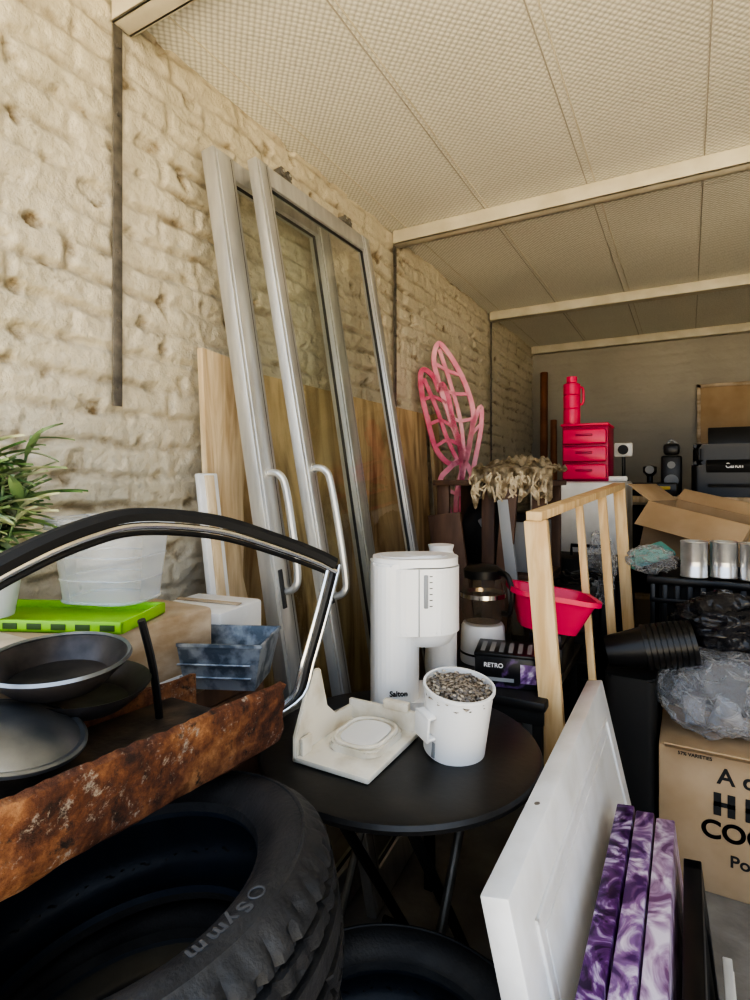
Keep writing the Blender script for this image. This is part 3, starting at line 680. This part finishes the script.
# fridge + drawers
b=MB('white_fridge'); b.bx((-.80,3.30,.02),(-.30,3.82,1.38),M_whitep,.015); b.bx((-.798,3.26,.06),(-.302,3.295,.95),M_whitep,.012); b.bx((-.798,3.26,.97),(-.302,3.295,1.375),M_whitep,.012)
b.bx((-.77,3.24,.75),(-.75,3.262,.93),M_grey,.004); b.bx((-.79,3.33,0),(-.31,3.80,.03),M_blackm,.002); b.done()
b=MB('black_suitcase'); b.bx((-.66,2.94,.05),(-.24,3.20,1.0),M_blackm,.03); b.bx((-.63,2.925,.15),(-.27,2.945,.9),M_blackp,.008)
for x in (-.62,-.27): b.cyl((x-.01,3.0,.025),(x+.01,3.0,.025),.025,M_blackp)
b.tube([(-.53,3.05,.98),(-.53,3.05,1.05),(-.37,3.05,1.05),(-.37,3.05,.98)],.01,M_blackp)
for k in range(5): b.tube([(-.6+k*.075,2.925,.15),(-.6+k*.075,2.925,.9)],.006,M_blackp,seg=6)
b.done()
b=MB('coiled_cable')
for k in range(5): b.tube([(-.45+.075*math.cos(t*pi/10+k)+.01*k,2.62+.06*math.sin(t*pi/10),.93+.012*k+.012*math.sin(t*.9+k)) for t in range(20)],.005,M_blackp,seg=6,closed=True)
b.done()
b=MB('black_plastic_basket')
b.bx((-.53,2.50,.0),(-.37,2.72,.88),M_blackm,.01)
for k in range(12): b.bx((-.535,2.495,.04+k*.07),(-.365,2.725,.06+k*.07),M_blackp,.003)
b.bx((-.54,2.49,.88),(-.36,2.73,.905),M_blackp,.005); b.done()
b=MB('pink_drawer_tower'); x0,x1,y0,y1=-.64,-.39,3.36,3.64; z=1.381
b.bx((x0,y0+.02,z),(x1,y1,z+.32),M_pinkd,.008)
for k_ in range(3):
    zz=z+.012+k_*.10; b.bx((x0+.008,y0-.012,zz),(x1-.008,y0+.03,zz+.086),M_pink,.012); b.bx((x0+.08,y0-.026,zz+.045),(x1-.08,y0-.01,zz+.058),M_pinkd,.004)
b.bx((x0-.005,y0-.01,z+.315),(x1+.005,y1,z+.33),M_pink,.006); b.done()
b=MB('pink_water_bottle'); X_=T(-.60,3.46,1.712)
b.lathe([(0,0),(.046,0),(.048,.01),(.048,.09),(.044,.095),(.048,.10),(.048,.17),(.044,.175),(.048,.18),(.048,.24),(.030,.25),(.030,.285),(0,.29)],M_pink,X_,32)
b.tube([(.045,0,.22),(.064,0,.21),(.064,0,.13),(.045,0,.12)],.007,M_pink,sm=3,M=X_); b.done()
b=MB('white_folded_sheet'); b.box((-.36,3.50,1.396),(.10,.2,.03),M_whitep,(0,0,10),.008); b.done()
b=MB('wooden_pole'); b.tube([(-1.15,5.2,.0),(-1.22,5.55,2.42)],.035,M_redwood,seg=12); b.tube([(-1.05,5.2,.0),(-1.12,5.5,1.95)],.03,M_redwood,seg=12); b.done()
b=MB('work_bench'); b.bx((-.55,4.05,1.24),(1.4,4.75,1.28),M_pale,.004)
for x in (-.5,.4,1.35):
    for y in (4.1,4.7): b.bx((x-.03,y-.03,0),(x+.03,y+.03,1.24),M_pale,.003)
b.bx((-.52,4.08,.6),(1.38,4.7,.63),M_pale,.003)
b.bx((-.50,4.12,.64),(1.3,4.6,1.2),M_blackm,.01); b.done()
b=MB('tool_case'); b.box((-.30,4.22,1.325),(.48,.22,.088),M_blackp,None,.012); b.box((-.30,4.105,1.335),(.40,.012,.022),M_yel,None,.004); b.done()
b=MB('webcam_on_stand'); b.box((-.40,4.33,1.60),(.12,.03,.10),M_white,None,.01); b.cyl((-.40,4.31,1.60),(-.40,4.30,1.60),.034,M_blackp); b.tube([(-.40,4.34,1.55),(-.40,4.35,1.40)],.012,M_blackp); b.lathe([(0,0),(.045,0),(.03,.02),(0,.025)],M_blackp,T(-.40,4.33,1.371),24); b.done()
b=MB('desktop_speaker'); b.box((-.10,4.42,1.42),(.13,.12,.27),M_blackp,None,.015); b.box((-.10,4.42,1.60),(.10,.08,.08),M_blackp,None,.02); b.cyl((-.10,4.362,1.38),(-.10,4.355,1.38),.045,M_grey); b.cyl((-.10,4.362,1.49),(-.10,4.355,1.49),.025,M_grey)
b.tube([(-.15,4.42,1.60),(-.10,4.42,1.665),(-.05,4.42,1.60)],.010,M_grey,sm=4); b.done()
b=MB('desktop_speaker'); b.lathe([(0,0),(.045,0),(.04,.03),(.02,.05),(.02,.13),(.045,.16),(.045,.2),(0,.215)],M_blackp,T(-.24,4.50,1.281),32); b.cyl((-.24,4.46,1.46),(-.24,4.45,1.46),.03,M_grey); b.done()
b=MB('inkjet_printer'); Mx=T(.27,4.30,1.281)@S(1,1,1.45)
b.prism(rrect(.50,.36,.04),.14,M_blackp,Mx,.01); b.prism(rrect(.48,.34,.05),.09,M_blackp,Mx@T(0,.01,.141),.02)
b.box((0,-.165,.13),(.34,.05,.05),M_blackm,(30,0,0),.006,Mx); b.box((0,-.19,.05),(.32,.06,.012),M_blackm,None,.003,Mx); b.box((0,.16,.27),(.30,.015,.10),M_blackp,(-15,0,0),.004,Mx); b.text('Canon',.035,M_frost,Mx@T(-.02,-.196,.135)@RX(60)); b.done()
b=MB('brown_notice_board'); b.bx((.09,YB-.035,1.70),(1.2,YB-.012,2.22),M_card,.004)
for a,c in (((.07,1.68),(1.22,1.71)),((.07,2.21),(1.22,2.24)),((.07,1.68),(.10,2.24)),((1.19,1.68),(1.22,2.24))): b.bx((a[0],YB-.045,a[1]),(c[0],YB-.01,c[1]),M_cardd,.003)
b.done()
def crate(x0,x1,y0,y1,z0,z1):
    b=MB('black_plastic_crate'); t=.012
    b.bx((x0,y0,z0),(x1,y1,z0+t),M_blackp,.003)
    b.bx((x0-.012,y0-.012,z1-.03),(x1+.012,y0+t,z1),M_blackp,.004); b.bx((x0-.012,y1-t,z1-.03),(x1+.012,y1+.012,z1),M_blackp,.004)
    b.bx((x0-.012,y0,z1-.03),(x0+t,y1,z1),M_blackp,.004); b.bx((x1-t,y0,z1-.03),(x1+.012,y1,z1),M_blackp,.004)
    n=int((x1-x0)/.045)
    for i in range(n+1):
        x=x0+(x1-x0-.02)*i/n; b.bx((x,y0,z0),(x+.02,y0+.01,z1-.02),M_blackp,.002); b.bx((x,y1-.01,z0),(x+.02,y1,z1-.02),M_blackp,.002)
    n=int((y1-y0)/.06)
    for i in range(n+1):
        y=y0+(y1-y0-.02)*i/n; b.bx((x0,y,z0),(x0+.01,y+.02,z1-.02),M_blackp,.002); b.bx((x1-.01,y,z0),(x1,y+.02,z1-.02),M_blackp,.002)
    for zz in (.33,.66):
        z=z0+(z1-z0)*zz; b.bx((x0,y0-.002,z),(x1,y0+.008,z+.02),M_blackp,.002); b.bx((x0-.002,y0,z),(x0+.008,y1,z+.02),M_blackp,.002)
    b.bx((x0+.03,y0+.03,z0+.02),(x1-.03,y1-.03,z1-.012),M_blackm,.01)
    b.done()
crate(-.14,.34,2.64,3.10,.0,.33);crate(-.14,.34,2.64,3.10,.332,.663);crate(-.14,.34,2.64,3.10,.665,.985)
crate(.38,.88,2.64,3.10,.0,.33);crate(.38,.88,2.64,3.10,.332,.663);crate(.38,.88,2.64,3.10,.665,.985)
crate(-.14,.34,3.16,3.62,.0,.48);crate(-.14,.34,3.16,3.62,.482,.935)
for i,(x,y) in enumerate(((.022,2.70),(.13,2.74),(.235,2.72))):
    b=MB('tin_can'); b.lathe([(0,0),(.048,0),(.05,.004),(.048,.008),(.048,.045),(.0465,.05),(.048,.055),(.0465,.06),(.048,.065),(.048,.135),(.05,.139),(.048,.143),(.045,.139),(.044,.02),(0,.02)],M_tin,T(x,y,.987)@S(1.05,1.05,1.05),40); b.done()
b=MB('open_cardboard_box'); w,d,h,t=.48,.32,.25,.005; Mx=T(.05,3.36,.985)@RZ(-22)@RY(12)
b.bx((-w/2,-d/2,0),(w/2,d/2,t),M_card,.001,Mx)
b.bx((-w/2,-d/2,0),(w/2,-d/2+t,h),M_card,.001,Mx); b.bx((-w/2,d/2-t,0),(w/2,d/2,h),M_card,.001,Mx)
b.bx((-w/2,-d/2,0),(-w/2+t,d/2,h),M_card,.001,Mx); b.bx((w/2-t,-d/2,0),(w/2,d/2,h),M_card,.001,Mx)
b.box((0,-d/2-.055,h-.06),(w,.005,.16),M_card,(-42,0,0),.001,Mx); b.box((0,d/2+.04,h+.03),(w,.005,.10),M_card,(-55,0,0),.001,Mx)
b.box((-w/2-.06,0,h+.03),(.15,d,.005),M_card,(0,25,0),.001,Mx); b.box((w/2+.06,0,h-.03),(.15,d,.005),M_card,(0,25,0),.001,Mx)
b.done()
b=MB('cardboard_box'); x0,x1,y0,y1=-.09,.46,2.20,2.60
b.bx((x0,y0,0),(x1,y1,.47),M_card,.006)
b.box((.19,2.155,.49),(.52,.005,.10),M_card,(62,0,0),.001)
F=RX(90)
b.text('A d',.075,M_ink,T(.14,y0-.001,.40)@F)
b.text('57% VARIETIES',.016,M_ink,T(.02,y0-.001,.452)@F)
for xx in (.075,.115,.165,.205,.25,.29): b.bx((xx,y0-.002,.27),(xx+.022,y0+.001,.345),M_ink,0)
b.bx((.075,y0-.002,.30),(.137,y0+.001,.315),M_ink,0); b.bx((.165,y0-.002,.30),(.312,y0+.001,.315),M_ink,0)
b.text('COOK',.085,M_ink,T(.165,y0-.0015,.215)@F); b.text('COOK',.085,M_ink,T(.1665,y0-.0015,.2165)@F)
b.text('Po',.055,M_ink,T(.15,y0-.001,.125)@F)
b.done()
b=MB('clear_plastic_bag'); b.blob((.11,2.37,.62),(.22,.15,.16),M_bag,.22,1.7,5,flat=-.135,ridge=True); b.blob((.13,2.38,.61),(.17,.11,.12),M_bag,.30,2.0,5,flat=-.12,ridge=True,seed=3)
b.blob((.30,2.40,.60),(.12,.13,.12),M_bag,.25,2,4,flat=-.12,ridge=True,seed=5)
for k in range(5): b.lathe([(.022,0),(.03,.07),(.032,.07),(.032,.073),(.029,.073),(.021,.003),(0,.003)],M_clear,T(.02+.07*k,2.36+.03*(k%2),.50)@RX(20*(k%3)-20)@RY(25*((k+1)%3)-25)@S(1.3,1.3,1.3),24)
b.done(180)
b=MB('black_garbage_bag'); b.blob((.15,2.42,.87),(.20,.13,.11),M_bagd,.3,1.8,5,flat=-.09,ridge=True,seed=2); b.done(180)
b=MB('black_flower_pot_stack'); Mx=T(-.20,2.27,.765)@RZ(10)@RY(78)
for k_ in range(9): b.lathe([(.055,0),(.073,.13),(.081,.13),(.081,.145),(.072,.145),(.053,.004),(0,.004)],M_blackp,Mx@T(0,0,k_*.019-.07),40)
b.done()
b=MB('black_bin'); b.prism(rrect(.17,.30,.03),.68,M_blackm,T(-.185,2.36,0),.008); b.done()
b=MB('teal_plastic_tray'); b.box((-.17,2.98,1.03),(.22,.12,.03),M_teal,(22,-18,30),.012); b.done()
b=MB('clear_plastic_wrap'); b.blob((-.14,2.76,1.04),(.10,.09,.06),M_bag,.3,2,5,ridge=True,seed=9); b.done(180)
b=MB('clear_hanging_bag'); b.blob((-.36,2.78,.98),(.07,.10,.16),M_bag,.35,2,5,ridge=True,seed=14); b.done(180)
b=MB('magenta_bag'); b.blob((.47,3.46,1.13),(.09,.12,.14),M_pinkd,.3,3,4,seed=11); b.done(180)

# ---------------- camera and light
cam=bpy.data.cameras.new('cam'); co=bpy.data.objects.new('camera',cam); SC.collection.objects.link(co); SC.camera=co
co.location=(0,0,1.4); co.rotation_euler=(pi/2,0,math.radians(29.2)); cam.lens=20.16; cam.sensor_width=36; cam.shift_y=-.022; cam.clip_start=.02
w=bpy.data.worlds.new('sky'); SC.world=w; w.use_nodes=True; nt=w.node_tree
bg=nt.nodes['Background']; bg.inputs[0].default_value=(.70,.82,1,1); bg.inputs[1].default_value=2.0
sun=bpy.data.lights.new('sun','SUN'); so=bpy.data.objects.new('sun',sun); SC.collection.objects.link(so); sun.energy=21; sun.color=(1,.92,.76); sun.angle=.01
dirv=V(.15,-.50,-1).normalized(); so.rotation_euler=dirv.to_track_quat('-Z','Y').to_euler()
SC.view_settings.look='AgX - High Contrast'
SC.view_settings.exposure=.1
